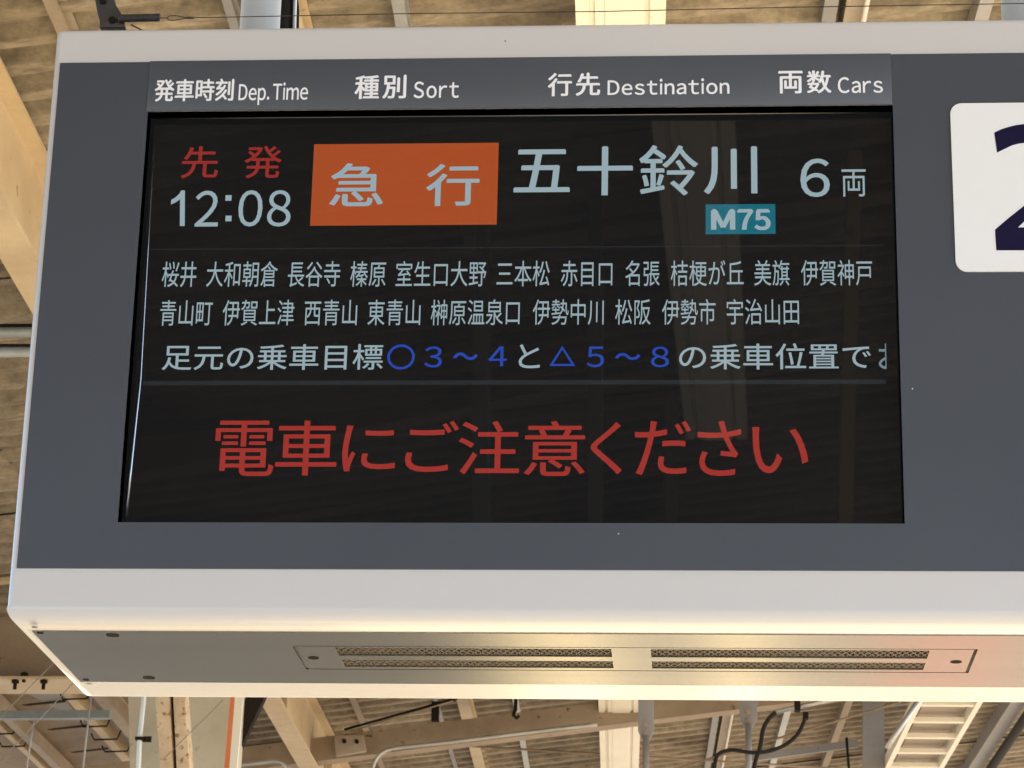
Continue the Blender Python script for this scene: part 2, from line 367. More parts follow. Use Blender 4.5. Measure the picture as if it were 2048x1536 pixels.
def rectpart(name, p, m, parent, Y, th=.0003, **kw):   # p: four photo pixels, laid level and upright
    x0 = (at(*p[0], Y).x+at(*p[3], Y).x)/2; x1 = (at(*p[1], Y).x+at(*p[2], Y).x)/2
    z1 = (at(*p[0], Y).z+at(*p[1], Y).z)/2; z0 = (at(*p[3], Y).z+at(*p[2], Y).z)/2
    q = MB(); q.box((x0, Y-th, z0), (x1, Y, z1)); return q.build(name, m, parent, **kw)
rectpart('train_type_box', [(628, 288.1), (997.2, 286.4), (993.7, 449.5), (620.5, 451.2)], M['lcd_orange'], disp, SCR, label='orange box behind the express lettering')
rectpart('station_number_box', [(1411.6, 408.6), (1550.5, 408.6), (1551.3, 468.2), (1411.2, 468.2)], M['lcd_teal'], disp, SCR, label='teal box behind M75')
rectpart('divider_line', [(303, 495.6), (1764, 492), (1764, 494.2), (302, 497.8)], M['lcd_line'], disp, SCR)
rectpart('divider_line', [(287, 760.5), (1771, 760.8), (1772, 769.2), (286, 769.5)], M['lcd_line2'], disp, SCR)
Y1 = SCR-.0004
K = .016
glyphs('status_text', [('先', 363, 436.8, 293, 356.5, .008)], M['lcd_red2'], disp, SCR)
glyphs('status_text', [('発', 488.8, 563.3, 292, 356.5, .008)], M['lcd_red2'], disp, SCR)
glyphs('time_text', [('２', 390.3, 437.5, 381.5, 453, .005), ('■', 451, 463, 390.5, 401.5), ('■', 451, 463, 431.5, 442.5),
                     ('０', 477, 525, 380.5, 453, .005), ('８', 535, 582, 380.5, 453, .005)], M['lcd_white'], disp, SCR)
one = [at(x, y, SCR) for x, y in [(369.9, 381), (369.4, 452), (359.8, 452), (360.2, 398.5), (351, 405), (342, 409), (342.3, 400), (351, 395), (358.5, 388), (362.5, 381)]]
n_ = len(one); q = MB(); q.poly([(p.x, SCR-.0004, p.z) for p in one]+[(p.x, SCR, p.z) for p in one], [tuple(range(n_)), tuple(range(n_, 2*n_))[::-1]]+[(i, (i+1) % n_, n_+(i+1) % n_, n_+i) for i in range(n_)])
q.build('time_text', M['lcd_white'], disp)
glyphs('train_type_text', [('急', 659.8, 767.5, 326.4, 412.5, .012)], M['lcd_white'], disp, Y1)
glyphs('train_type_text', [('行', 852.2, 958.9, 328, 411.9, .012)], M['lcd_white'], disp, Y1)
glyphs('destination_text', [('五', 1027.9, 1140, 299, 384.5, .012), ('十', 1154.4, 1265.8, 292.9, 390.7, .012), ('鈴', 1278.3, 1396.4, 290, 391, .011), ('川', 1407.6, 1514.5, 293.2, 388.1, .012)], M['lcd_white'], disp, SCR)
glyphs('car_count_text', [('６', 1600.6, 1659.4, 317.3, 394, .008)], M['lcd_white'], disp, SCR)
glyphs('car_count_text', [('両', 1683.5, 1731.9, 338.9, 393)], M['lcd_white'], disp, SCR)
glyphs('station_number_text', [('Ｍ', 1422, 1470.5, 418.5, 459.5, .045), ('７', 1474.5, 1506.5, 418.5, 459.5, .042), ('５', 1508.5, 1541.3, 418.5, 460.5, .042)], M['lcd_white'], disp, Y1)
row1 = [('桜井', 324.4, 392.8), ('大和朝倉', 413.5, 555.2), ('長谷寺', 576.2, 680.4), ('榛原', 701, 771.7), ('室生口大野', 792, 972.5), ('三本松', 993.5, 1099.4),
        ('赤目口', 1121.8, 1224.8), ('名張', 1250.7, 1319.4), ('桔梗が丘', 1341.7, 1487.2), ('美旗', 1508.4, 1579), ('伊賀神戸', 1602, 1744.5)]
row2 = [('青山町', 320.6, 424.7), ('伊賀上津', 445.4, 588.3), ('西青山', 609, 714.2), ('東青山', 735.6, 840.9), ('榊原温泉口', 862, 1039.4), ('伊勢中川', 1065.5, 1207.5),
        ('松阪', 1230.6, 1301.2), ('伊勢市', 1324, 1431.2), ('宇治山田', 1453.6, 1597.9)]
for row, (ya, yb), h, sl_ in ((row1, (523.3, 520.2), 51, 'upper'), (row2, (600.3, 597.8), 51, 'lower')):
    for s, a, c in row:
        y0 = ya+(yb-ya)*((a+c)/2-350)/1300
        glyphs('station_name_text', [(s, a, c, y0, y0+h, 0)], M['lcd_white'], disp, SCR)
glyphs('notice_text', [('足元の乗車目標', 325, 766, 688.8, 739.8, .005)], M['lcd_white'], disp, SCR)
glyphs('notice_text', [('３', 848.8, 884, 693, 735, .005), ('～', 906, 955.6, 705, 720, .022), ('４', 977.4, 1013.8, 693, 732.5, .005)], M['lcd_blue'], disp, SCR)
glyphs('notice_text', [('と', 1037.5, 1080, 688.7, 736.5, .005)], M['lcd_white'], disp, SCR)
glyphs('notice_text', [('５', 1173.5, 1208.2, 693.3, 734.5, .005), ('～', 1229.8, 1280.8, 706, 720, .022), ('８', 1302, 1338, 693.3, 734.5, .005)], M['lcd_blue'], disp, SCR)
glyphs('notice_text', [('の乗車位置で', 1358, 1741.8, 686.8, 738.8, .005)], M['lcd_white'], disp, SCR)
glyphs('notice_text', [('お', 1757, 1809, 687, 738, .005)], M['lcd_dim'], disp, SCR, clip=at(1772.5, 712, SCR).x)
def ringpart(name, cx, cy, ro_x, ro_y, wd, m):
    a, c, d = at(cx, cy, SCR), at(cx+ro_x, cy, SCR), at(cx, cy-ro_y, SCR); rx, rz = c.x-a.x, d.z-a.z; n = 48; V = []; F = []
    wm = wd/1480
    for yy in (SCR-.0003, SCR):
        for k in range(n):
            t_ = 2*math.pi*k/n; V.append((a.x+rx*math.cos(t_), yy, a.z+rz*math.sin(t_)))
        for k in range(n):
            t_ = 2*math.pi*k/n; V.append((a.x+(rx-wm)*math.cos(t_), yy, a.z+(rz-wm)*math.sin(t_)))
    for k in range(n):
        j = (k+1) % n
        F += [(k, j, n+j, n+k), (k, 2*n+k, 2*n+j, j), (n+k, n+j, 3*n+j, 3*n+k)]
    me = bpy.data.meshes.new(name); me.from_pydata(V, [], F); return link(name, me, m, disp)
ringpart('circle_mark', 802, 714, 27.6, 25, 5.2, M['lcd_blue'])
# triangle mark
A_, B_, C_ = at(1124.5, 691.8, SCR), at(1098.7, 732, SCR), at(1150.6, 732, SCR); ce = (A_+B_+C_)/3; ce.z = B_.z+(A_.z-B_.z)*.36
V = []
for yy in (SCR-.0003, SCR):
    V += [(p.x, yy, p.z) for p in (A_, B_, C_)]+[(ce.x+(p.x-ce.x)*.70, yy, ce.z+(p.z-ce.z)*.72) for p in (A_, B_, C_)]
q = MB(); q.poly(V, [(0, 1, 4, 3), (1, 2, 5, 4), (2, 0, 3, 5), (0, 6, 7, 1), (1, 7, 8, 2), (2, 8, 6, 0), (3, 4, 10, 9), (4, 5, 11, 10), (5, 3, 9, 11)])
q.build('triangle_mark', M['lcd_blue'], disp)
red = [('電', 429.7, 548.7, 841.5, 952), ('車', 552, 674, 841.5, 951), ('に', 685, 791, 851, 943), ('ご', 811, 917, 842, 944), ('注', 917, 1039, 842, 948.5), ('意', 1048, 1170, 842, 952),
       ('く', 1181, 1244, 843.5, 948.5), ('だ', 1269.5, 1382, 842, 950), ('さ', 1395, 1483, 842, 952), ('い', 1504.5, 1616.4, 854, 946.5)]
glyphs('warning_text', [(*r_, .005) for r_ in red], M['lcd_red'], disp, SCR)

# ---- platform number plate, partly outside the picture
px0 = at(1905.5, 375, 0).x; pz1, pz0 = at(1990, 208.5, 0).z, at(1990, 545, 0).z; px1 = px0+.262; R_ = .0155
prof = []
for cx, cz, a0 in ((px1-R_, pz1-R_, 0), (px0+R_, pz1-R_, 90), (px0+R_, pz0+R_, 180), (px1-R_, pz0+R_, 270)):
    for k in range(9):
        a_ = rad(a0+k*90/8); prof.append((cx+R_*math.cos(a_), cz+R_*math.sin(a_)))
q = MB(); q.extrude(prof, (0, -.0016, 0), (0, -.0042, 0), (1, 0, 0), (0, 0, 1)); plate = q.build('platform_number_plate', M['plate'], sign, label='white rounded plate with large navy numeral 2')
out = [(1994.1, 305.2), (1988.4, 265.3), (2003, 258.5), (2016.5, 254.2), (2031, 250.6), (2048, 248.3), (2072, 246.6), (2098, 248.5), (2122, 255.5), (2142, 268), (2155, 286), (2160, 308), (2157, 331),
       (2147, 352), (2130, 373), (2106, 395), (2076, 420), (2055, 437), (2036, 455), (2165, 455), (2166, 500.7), (1992.5, 500.7), (1990, 459.4), (2018, 435.5), (2048, 411.8), (2078, 386), (2098, 365), (2109, 347),
       (2114, 328), (2112, 309), (2103, 295), (2088, 286.5), (2070, 283.8), (2048, 285.8), (2035, 287.8), (2023.4, 291)]
P3 = [at(x, y, -.0042) for x, y in out]
prof = [(p.x, p.z) for p in P3]
me = bpy.data.meshes.new('numeral'); bm = bmesh.new()
vs = [bm.verts.new((x, -.0046, z)) for x, z in prof]; f = bm.faces.new(vs)
ex = bmesh.ops.extrude_face_region(bm, geom=[f]); bmesh.ops.translate(bm, verts=[v for v in ex['geom'] if isinstance(v, bmesh.types.BMVert)], vec=(0, .0004, 0))
bmesh.ops.triangulate(bm, faces=bm.faces[:]); bmesh.ops.recalc_face_normals(bm, faces=bm.faces[:]); bm.to_mesh(me); bm.free()
link('numeral', me, M['navy'], plate)

# ---- underside: brushed steel panel with the vent
u0, u1 = .027, .3155
q = MB()
ux0, ux1 = -.8665, X1-.028
def ringz(mb, o, h, z0, z1):
    (ox0, oy0, ox1, oy1), (ix0, iy0, ix1, iy1) = o, h
    P = [(ox0, oy0), (ox1, oy0), (ox1, oy1), (ox0, oy1), (ix0, iy0), (ix1, iy0), (ix1, iy1), (ix0, iy1)]
    v = [(x, y, z0) for x, y in P]+[(x, y, z1) for x, y in P]; f = []
    for i in range(4):
        j = (i+1) % 4; f += [(i, j, 4+j, 4+i), (8+i, 12+i, 12+j, 8+j), (i, 8+i, 8+j, j), (4+i, 4+j, 12+j, 12+i)]
    mb.poly(v, f)
ringz(q, (ux0, u0, ux1, u1), (vx0, vy0, vx1, vy1), UZ-.0016, UZ+.001); under = q.build('underside_panel', M['steel'], sign, label='brushed steel underside panel')
q = MB(); q.box((vx0-.0, vy0, UZ+.040), (vx1, vy1, UZ+.049)); q.build('vent_cavity', M['cavity'], under)
# vent plate with four slots
def ux(px, py): return atz(px, py, UZ)
slots = []
for (xa, xb, ya, yb) in ((678, 1223.5, 1294.5, 1309.8), (685.5, 1226, 1318.6, 1332), (1303, 1858, 1297, 1313.5), (1303.5, 1848, 1321.5, 1336)):
    a_, c_ = ux(xa, (ya+yb)/2), ux(xb, (ya+yb)/2); y_a, y_b = ux((xa+xb)/2, ya).y, ux((xa+xb)/2, yb).y
    slots.append((a_.x, c_.x, y_a, y_b))
sA, sB = (slots[0][0]+slots[1][0])/2, (slots[0][1]+slots[1][1])/2; sC, sD = (slots[2][0]+slots[3][0])/2, (slots[2][1]+slots[3][1])/2
yA, yB, yC, yD = (slots[0][2]+slots[2][2])/2, (slots[0][3]+slots[2][3])/2, (slots[1][2]+slots[3][2])/2, (slots[1][3]+slots[3][3])/2
gp = .0045
xs = [vx0+gp, sA, sB, sC, sD, vx1-gp]; ys = [vy0+.002, yA, yB, yC, yD, vy1-gp]
bm = bmesh.new(); vv = {}
def gv(i, j):
    if (i, j) not in vv: vv[i, j] = bm.verts.new((xs[i], ys[j], UZ-.0018))
    return vv[i, j]
for i in range(5):
    for j in range(5):
        if i in (1, 3) and j in (1, 3): continue
        bm.faces.new([gv(i, j), gv(i+1, j), gv(i+1, j+1), gv(i, j+1)])
ex = bmesh.ops.extrude_face_region(bm, geom=bm.faces[:]); bmesh.ops.translate(bm, verts=[v for v in ex['geom'] if isinstance(v, bmesh.types.BMVert)], vec=(0, 0, .0022))
bmesh.ops.recalc_face_normals(bm, faces=bm.faces[:])
me = bpy.data.meshes.new('vent_plate'); bm.to_mesh(me); bm.free(); vp = link('vent_plate', me, M['steel'], under)
for (a_, c_) in ((sA, sB), (sC, sD)):
    for (ya, yb) in ((yA, yB), (yC, yD)):
        q = MB(); z = UZ+.0016; pitch = .0098; H = yb-ya; n = int((c_-a_)/pitch)+3
        rows = 4; st = H/rows
        for s_ in (1, -1):
            for k in range(-4, n+4):
                for r_ in range(rows):
                    xa_ = a_+(k+s_*r_*.5)*pitch; xb_ = xa_+s_*pitch*.5
                    if min(xa_, xb_) < a_-.006 or max(xa_, xb_) > c_+.006: continue
                    q.bar((xa_, ya+r_*st, z), (xb_, ya+(r_+1)*st, z), .0016, .0012)
        q.build('vent_mesh', M['vent'], under, kind='stuff')
for px, py in ((627, 1313), (1912, 1321)):
    c = ux(px, py); q = MB(); q.disc((c.x, c.y, UZ-.0018), .0075, -.0006, n=20); q.box((c.x-.005, c.y-.0008, UZ-.0029), (c.x+.005, c.y+.0008, UZ-.0024)); q.build('screw', M['hole'], under)
for px, py, r_ in ((225.5, 1268, .0085), (298, 1353, .0085), (80.5, 1263, .0045), (172, 1357, .0045)):
    c = ux(px, py); q = MB(); q.disc((c.x, c.y, UZ-.0016), r_, -.0007, n=20); q.build('screw_hole', M['hole'], under)
for px, py in ((69.5, 1254.3), (178.5, 1367)):
    c = ux(px, py); q = MB(); q.disc((c.x, c.y, UZ+.0003), .004, -.0008, n=16); q.build('screw', M['screw'], housing)
# small specks of dirt and a chip on the housing front
for px, py, r_ in ((1010.5, 82, .0013),):
    c = at(px, py, 0); q = MB(); q.disc((c.x, .0002, c.z), r_, -.0006, axis=(0, 1, 0), n=10); q.build('screw', M['screw'], housing)

for px, py, m_ in ((1237, 1067.5, 'print'), (1825, 777.5, 'print')):
    c = at(px, py, -.0016); q = MB(); q.disc((c.x, -.0016, c.z), .0009, -.0003, axis=(0, 1, 0), n=8); q.build('paint_chip', M[m_], sign)
# ---- hanger pipes of the sign
for (xa, xb, py) in ((481, 560, 40), (2003, 2090, 30)):
    c0 = at((xa+xb)/2, py, .22); r_ = (at(xb, py, .22).x-at(xa, py, .22).x)/2
    q = MB(); q.tube([(c0.x, .22, TOPZ-.002), (c0.x, .22, roofz(c0.x)-.05)], r_, 32); q.disc((c0.x, .22, TOPZ-.001), r_*1.35, .008, n=32)
    q.build('hanger_pipe', M['pipe'], sign)
settle(sign)

# ---- bracket, spring and taut wire along the top of the sign
wy = .10
wr = thing('bird_wire', 'thin dark wire stretched by a spring from a dark bracket atop the board', 'wire', (-.8, wy, TOPZ))
q = MB()
pr = [at(x, y, wy) for x, y in ((183, -40), (222, -40), (232, 12), (243, 28), (250, 48), (252, 58), (200, 58), (201, 46), (196, 28))]
q.poly([(p.x, wy-.006, p.z) for p in pr]+[(p.x, wy+.006, p.z) for p in pr], [tuple(range(9)), tuple(range(9, 18))[::-1]]+[(i, (i+1) % 9, 9+(i+1) % 9, 9+i) for i in range(9)])
q.build('bracket', M['dark'], wr, bevel=.0012)
q = MB(); c = at(225, 57, wy); q.box((c.x-.05, wy-.03, TOPZ-.0005), (c.x+.11, wy+.03, TOPZ+.005)); q.build('base_plate', M['dark'], wr, bevel=.001)
q = MB(); a_, b_ = at(238, 37, wy-.012), at(320, 35, wy-.012)
hel = [a_+(b_-a_)*(k/240)+Vector((0, math.cos(k*.75)*.0052, math.sin(k*.75)*.0052)) for k in range(241)]
q.tube(hel, .0011, 5); q.build('spring', M['dark'], wr)
q = MB(); loop = spline([at(320, 35.5, wy), at(333, 36, wy), at(340, 31.5, wy), at(355, 32, wy), at(370, 35, wy), at(386, 35.5, wy)], 5); q.tube(loop, .0007, 6)
loop = spline([at(333, 36, wy), at(340, 40.5, wy), at(355, 40, wy), at(370, 37, wy), at(386, 35.8, wy)], 5); q.tube(loop, .0007, 6)
q.tube([at(372, 35.8, wy), at(387, 35.6, wy)], .0018, 8)
q.tube([at(384, 35.6, wy), at(800, 27.5, wy), at(1200, 23, wy), at(1560, 15, wy), at(2100, 6, wy), at(2500, -1, wy)], .0007, 6); q.build('wire', M['wire'], wr)
q = MB(); c = at(225, 41, wy-.006); q.disc((c.x, wy-.006, c.z), .005, -.004, axis=(0, 1, 0), n=12); q.build('bolt', M['hole'], wr); q = MB(); c = at(206, 3, wy-.006); q.disc((c.x, wy-.006, c.z), .005, -.004, axis=(0, 1, 0), n=12); q.build('bolt', M['hole'], wr)
q = MB(); c = at(392, 52, wy); q.tube([(c.x, wy, TOPZ), (c.x, wy, TOPZ+.010)], .0015, 8); q.tube([at(262, 49.5, wy), (c.x, wy, TOPZ+.004)], .0012, 6); q.build('clip', M['wire'], wr)
settle(wr)
# bundle of cables beside the left hanger pipe
cb = thing('cable_bundle', 'dark cables clipped behind the pale hanger pipe at the top left of the board', 'cable', (-.5, .27, TOPZ))
for k, (px, r_) in enumerate(((575, .009), (588, .0035), (594, .0030))):
    c = at(px-3+k*2, 20, .27); q = MB(); q.tube([(c.x+.004, .27, TOPZ-.003), (c.x, .27, c.z), (c.x-.012, .27, c.z+.08), (c.x-.02, .29, roofz(c.x)-.05)], r_, 8); q.build('cable', M['black_cable'], cb)
q = MB(); c = at(589, 30, .262); q.tube([(c.x+.004, .262, TOPZ-.003), (c.x-.002, .262, c.z+.1), (c.x-.01, .27, roofz(c.x)-.05)], .0028, 8); q.build('cable', M['galv'], cb)
settle(cb)

# ================================================================== ROOF
roof = thing('canopy_roof', 'brown weathered corrugated metal roof above and behind the departure board', 'roof', (0, 5, 5.2))
WL = .165; NW = 5; WID = WL*NW
def sheet(name, length, nx=2):
    V, F = [], []; ny = NW*8; pf = ((0, -.022), (.06, -.022), (.11, -.017), (.19, .017), (.24, .022), (.30, .022), (.36, .017), (.44, -.017), (.5, -.022))
    pf = [(0, -.024), (.30, -.024), (.36, -.019), (.46, .019), (.52, .024), (.82, .024), (.88, .019), (.98-.02, -.019)]
    for j in range(ny+1):
        u, z = pf[j % 8]; y = (j//8+u)*WL
        for i in range(nx+1): V.append((i/nx*length, y, z+SLOPE*i/nx*length))
    for j in range(ny):
        for i in range(nx):
            a_ = j*(nx+1)+i; F.append((a_, a_+1, a_+nx+2, a_+nx+1))
    n = len(V); V += [(x, y, z+.004) for x, y, z in V]; F += [tuple(n+i for i in f)[::-1] for f in F]
    me = bpy.data.meshes.new(name); me.from_pydata(V, [], F)
    for p in me.polygons: p.use_smooth = True
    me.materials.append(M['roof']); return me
LX = 2.35
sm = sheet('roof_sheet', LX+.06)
for i, xa in enumerate((-5.15, -2.8, -.45, 1.90)):
    for j in range(-22, 38):
        y = 2.35+j*(WID-.004)
        if xa < -2.9 and y > 8.6: continue
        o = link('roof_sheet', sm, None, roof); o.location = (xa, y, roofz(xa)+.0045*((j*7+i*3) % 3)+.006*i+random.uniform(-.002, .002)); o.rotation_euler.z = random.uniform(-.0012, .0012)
settle(roof)
# unseen deck added above to stop daylight leaking between the sheets
q = MB(); q.hexa([(-5.2, -17, roofz(-5.2)+.07), (4.3, -17, roofz(4.3)+.07), (4.3, 34, roofz(4.3)+.07), (-5.2, 34, roofz(-5.2)+.07),
                  (-5.2, -17, roofz(-5.2)+.12), (4.3, -17, roofz(4.3)+.12), (4.3, 34, roofz(4.3)+.12), (-5.2, 34, roofz(-5.2)+.12)])
o = q.build('light_block_deck', M['brown'], roof); settle(roof)

# ---- longitudinal members: given where their bottom centre line passes in the photo at two heights of the picture
VPX, VPY = 1238, 2627
def along(px1400, z, y0=-3.6, y1=26):            # level line under the roof, through a photo point at row 1400, running to the common vanishing point
    a_, b_ = atz(px1400, 1400, z), atz(VPX+(px1400-VPX)*(VPY-200)/(VPY-1400), 200, z)
    d = (a_-b_)/(a_.y-b_.y); return a_+d*(y0-a_.y), a_+d*(y1-a_.y)
def purlin(px, wpx, drop, ht, m, name, label, cat='purlin', kind='C', y1=26, group=None):
    x = (px-VPX)/1165*3.3; z = roofz(x)-drop
    a_, b_ = along(px, z, y1=y1); wd = wpx/1165*(z-CAM.z)
    q = MB()
    if kind == 'C':
        pr = [(-wd/2, 0), (wd/2, 0), (wd/2, .012), (-wd/2+.006, .012), (-wd/2+.006, ht-.006), (wd/2, ht-.006), (wd/2, ht), (-wd/2, ht)]
        q.extrude(pr, a_, b_, Vector((1, 0, 0)), Vector((0, 0, 1)))
    elif kind == 'pipe': q.tube([a_, b_], wd/2, 12)
    else: q.extrude([(-wd/2, 0), (wd/2, 0), (wd/2, ht), (-wd/2, ht)], a_, b_, Vector((1, 0, 0)), Vector((0, 0, 1)))
    o = q.build(name, m, label=label, category=cat)
    if group: o['group'] = group
    return o
PG = 'purlins running along under the roof'
purlin(871, 9, .10, .06, M['grey'], 'purlin', 'thin grey purlin, left of the cream purlin below the board', group=PG)
purlin(925, 24, .16, .10, M['cream'], 'purlin', 'cream purlin seen below the board, left of the hook', group=PG)
purlin(1031, 12, .12, .07, M['galv'], 'purlin', 'grey purlin with a hook seen below the left part of the vent', group=PG)
purlin(1437, 13, .11, .08, M['grey'], 'purlin', 'grey purlin right of the white duct, below the board', group=PG)
purlin(1462, 22, .13, .10, M['taupe'], 'purlin', 'taupe purlin beside the grey hanger with round plate', group=PG)
purlin(1582, 13, .11, .08, M['galv'], 'purlin', 'galvanised purlin passing behind the black looped cables', group=PG)
purlin(1700, 14, .12, .08, M['taupe'], 'purlin', 'taupe purlin left of the cable ladder', group=PG)
purlin(2040, 30, .15, .12, M['grey'], 'purlin', 'grey purlin at the lower right edge of the picture', group=PG)
purlin(705, 12, .10, .07, M['taupe'], 'purlin', 'taupe purlin right of the deep cream beam', group=PG)
purlin(2075, 20, .22, .05, M['black_cable'], 'roof_pipe', 'dark pipe along the roof at the lower right corner', 'pipe', kind='pipe')
purlin(1470, 5, .16, .03, M['white'], 'conduit', 'slim pale conduit along the roof above the right of the board', 'conduit', kind='pipe')

# big I-beam on the left
q = MB(); z0 = 4.53
a_, b_ = along(539.5, z0)
fwid, H, tf = .108, .345, .012
prI = [(-fwid/2, 0), (fwid/2, 0), (fwid/2, tf), (.005, tf), (.005, H-tf), (fwid/2, H-tf), (fwid/2, H), (-fwid/2, H), (-fwid/2, H-tf), (-.005, H-tf), (-.005, tf), (-fwid/2, tf)]
q.extrude(prI, a_, b_, Vector((1, 0, 0)), Vector((0, 0, 1)))
ib = q.build('roof_beam', M['cream'], label='deep cream steel I beam running along the roof left of the board', category='beam')
# stiffener plates on it
for y in (1.6, 4.35, 7.1, 9.85, 12.0):
    c = a_+(b_-a_)*((y-a_.y)/(b_.y-a_.y)); q = MB(); q.box((c.x+.006, y, z0+tf), (c.x+.05, y+.01, z0+H-tf)); o = q.build('stiffener', M['cream'], ib)

# cream fluted duct
z0 = 4.86; a_, b_ = along(1239.5, z0, y0=-6.4)
s = 85/1165*(z0-CAM.z)
prD = [(-.5*s, .0), (-.36*s, 0), (-.34*s, .012), (-.30*s, .012), (-.28*s, 0), (-.18*s, .0), (-.17*s, -.004), (.23*s, -.004), (.25*s, .002), (.28*s, .012), (.31*s, .012), (.33*s, 0), (.5*s, 0), (.5*s, .10), (-.5*s, .10)]
q = MB(); q.extrude(prD, a_, b_, Vector((1, 0, 0)), Vector((0, 0, 1)))
q.build('cable_duct', M['duct'], label='cream grooved duct running along the roof behind the middle of the board', category='duct')

# cable ladder, lower right
z0 = 4.62
cl = thing('cable_ladder', 'pale cable ladder with evenly spaced rungs at the lower right', 'cable ladder', (1.75, 9, z0))
(la, lb), (ra, rb) = along(1842, z0), along(1963, z0)
for p0, p1 in ((la, lb), (ra, rb)):
    q = MB(); q.extrude([(-.014, 0), (.014, 0), (.014, .07), (-.014, .07)], p0, p1, Vector((1, 0, 0)), Vector((0, 0, 1))); q.build('rail', M['duct'], cl)
rm = None
for k in range(66):
    y = -3.4+k*.395
    A2 = la+(lb-la)*((y-la.y)/(lb.y-la.y)); B2 = ra+(rb-ra)*((y-ra.y)/(rb.y-ra.y))
    if rm is None:
        q = MB(); q.box((.014, -.022, .006), ((B2-A2).x-.014, .022, .03)); rm = q.mesh('rung'); rm.materials.append(M['duct'])
    o = link('rung', rm, None, cl); o.location = (A2.x, y, z0)
settle(cl)
# dark shelf of cables lying in the ladder
q = MB(); q.extrude([(.05, 0), (.27, 0), (.27, .03), (.05, .03)], la+Vector((0, 0, .055)), lb+Vector((0, 0, .055)), Vector((1, 0, 0)), Vector((0, 0, 1)))
q.build('cable_tray_cover', M['taupe'], label='flat taupe cover lying in the cable ladder between its rails', category='cable cover')

# ---- cross members
def cross(pa, pb, Y, ht, dp, m, name, label, cat='beam', ext=(0, 0), I=False):
    a_, b_ = at(*pa, Y), at(*pb, Y); d = (b_-a_).normalized(); a_, b_ = a_-d*ext[0], b_+d*ext[1]
    q = MB()
    if I:
        pr = [(0, 0), (dp, 0), (dp, .012), (dp/2+.005, .012), (dp/2+.005, ht-.012), (dp, ht-.012), (dp, ht), (0, ht), (0, ht-.012), (dp/2-.005, ht-.012), (dp/2-.005, .012), (0, .012)]
    else: pr = [(0, 0), (dp, 0), (dp, ht), (0, ht)]
    q.extrude(pr, a_, b_, Vector((0, 1, 0)), Vector((0, 0, 1)))
    return q.build(name, m, label=label, category=cat)
cross((720, 1512), (1610, 1402), 11.3, .135, .12, M['brown'], 'rafter', 'brown sloping rafter crossing below the vent of the board', ext=(3.0, 1.5))
cross((-20, 1352), (160, 1352), 8.9, .40, .10, M['brown'], 'girder_web', 'dark brown deep girder at the lower left behind the board', 'girder', ext=(2, 2.2))
gf = cross((-20, 1352), (160, 1352), 8.72, .012, .32, M['cream'], 'girder_flange', 'cream bottom flange with bolts under the dark girder at lower left', 'girder', ext=(2, 2.2))
gf.location.z -= .013
for px, py in ((48, 1357), (30, 1371), (87, 1371)):
    c = at(px, py, 8.74); q = MB(); q.tube([c+Vector((0, 0, .03)), c-Vector((0, 0, .018))], .009, 8); q.disc(c+Vector((0, 0, .012)), .02, .012, n=6); o = q.build('bolt', M['hole'], gf)
    o.matrix_parent_inverse = Matrix.Translation((0, 0, .013))
# twin pipes behind the left edge
for k, py in enumerate((663, 703)):
    a_, b_ = at(-60, py, 4.35), at(300, py+1, 4.35); q = MB(); q.tube([a_-Vector((1.5, 0, 0)), b_], .0155, 12)
    q.build('cross_pipe', M['bluegrey'], label=('upper' if k == 0 else 'lower')+' of the two blue grey pipes crossing behind the left edge of the board', category='pipe')
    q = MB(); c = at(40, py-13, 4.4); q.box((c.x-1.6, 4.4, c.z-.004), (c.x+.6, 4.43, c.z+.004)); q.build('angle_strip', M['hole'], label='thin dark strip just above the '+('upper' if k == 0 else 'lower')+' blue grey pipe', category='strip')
cross((-20, 288), (140, 282), 3.98, .02, .03, M['hole'], 'angle_strip', 'thin dark strip under the roof sheets above the left edge of the board', 'strip', ext=(1, .1))
cross((-20, 1118), (100, 1108), 8.2, .16, .06, M['hole'], 'angle_strip', 'dark strip filling the gap above the girder at the lower left', 'channel', ext=(2, 1.2))  # near-black strip added for the dark gap, its shade put into the colour
cross((-20, 1166), (100, 1152), 8.15, .02, .05, M['cream'], 'angle_strip', 'pale thin strip below the dark gap strip at the lower left', 'strip', ext=(2, 1.2))
cross((-20, 1437), (218, 1435), 9.6, .04, .05, M['bluegrey'], 'cross_rail', 'grey green rail crossing the pale panels at the lower left', 'rail', ext=(1.5, 0))

# pale panels with sagging seams, lower left
pp = thing('panel_ceiling', 'pale ceiling panels with dark seams at the lower left', 'ceiling', (-3.2, 13, 4.9))
zp = 4.80
def onl(px, y, z):
    a_, b_ = along(px, z); return a_+(b_-a_)*((y-a_.y)/(b_.y-a_.y))
ys0 = atz(57, 1409, zp).y
for (L_, C_, R_2) in ((-30, 48, 122), (-215, -135, -62), (-400, -320, -240)):
    for k in range(-5, 15):
        y = ys0+k*.64
        if y < 8.95: continue
        q = MB(); P = []
        for dz in (0, .03):
            for yy in (y, y+.615):
                P += [onl(L_, yy, zp)+Vector((0, 0, .022+dz)), onl(C_, yy, zp)+Vector((0, 0, dz)), onl(R_2, yy, zp)+Vector((0, 0, .022+dz))]
        q.poly(P, [(0, 3, 4, 1), (1, 4, 5, 2), (6, 7, 10, 9), (7, 8, 11, 10), (0, 1, 7, 6), (1, 2, 8, 7), (3, 9, 10, 4), (4, 10, 11, 5), (0, 6, 9, 3), (2, 5, 11, 8)])
        q.build('ceiling_panel', M['panel'], pp)
        q = MB(); e_ = Vector((0, 0, .001)); q.bar(onl(L_, y-.012, zp)+Vector((0, 0, .021)), onl(C_, y-.012, zp)-e_, .022, .008); q.bar(onl(C_, y-.012, zp)-e_, onl(R_2, y-.012, zp)+Vector((0, 0, .021)), .022, .008); q.build('seam_rod', M['rustbar'], pp)
settle(pp)
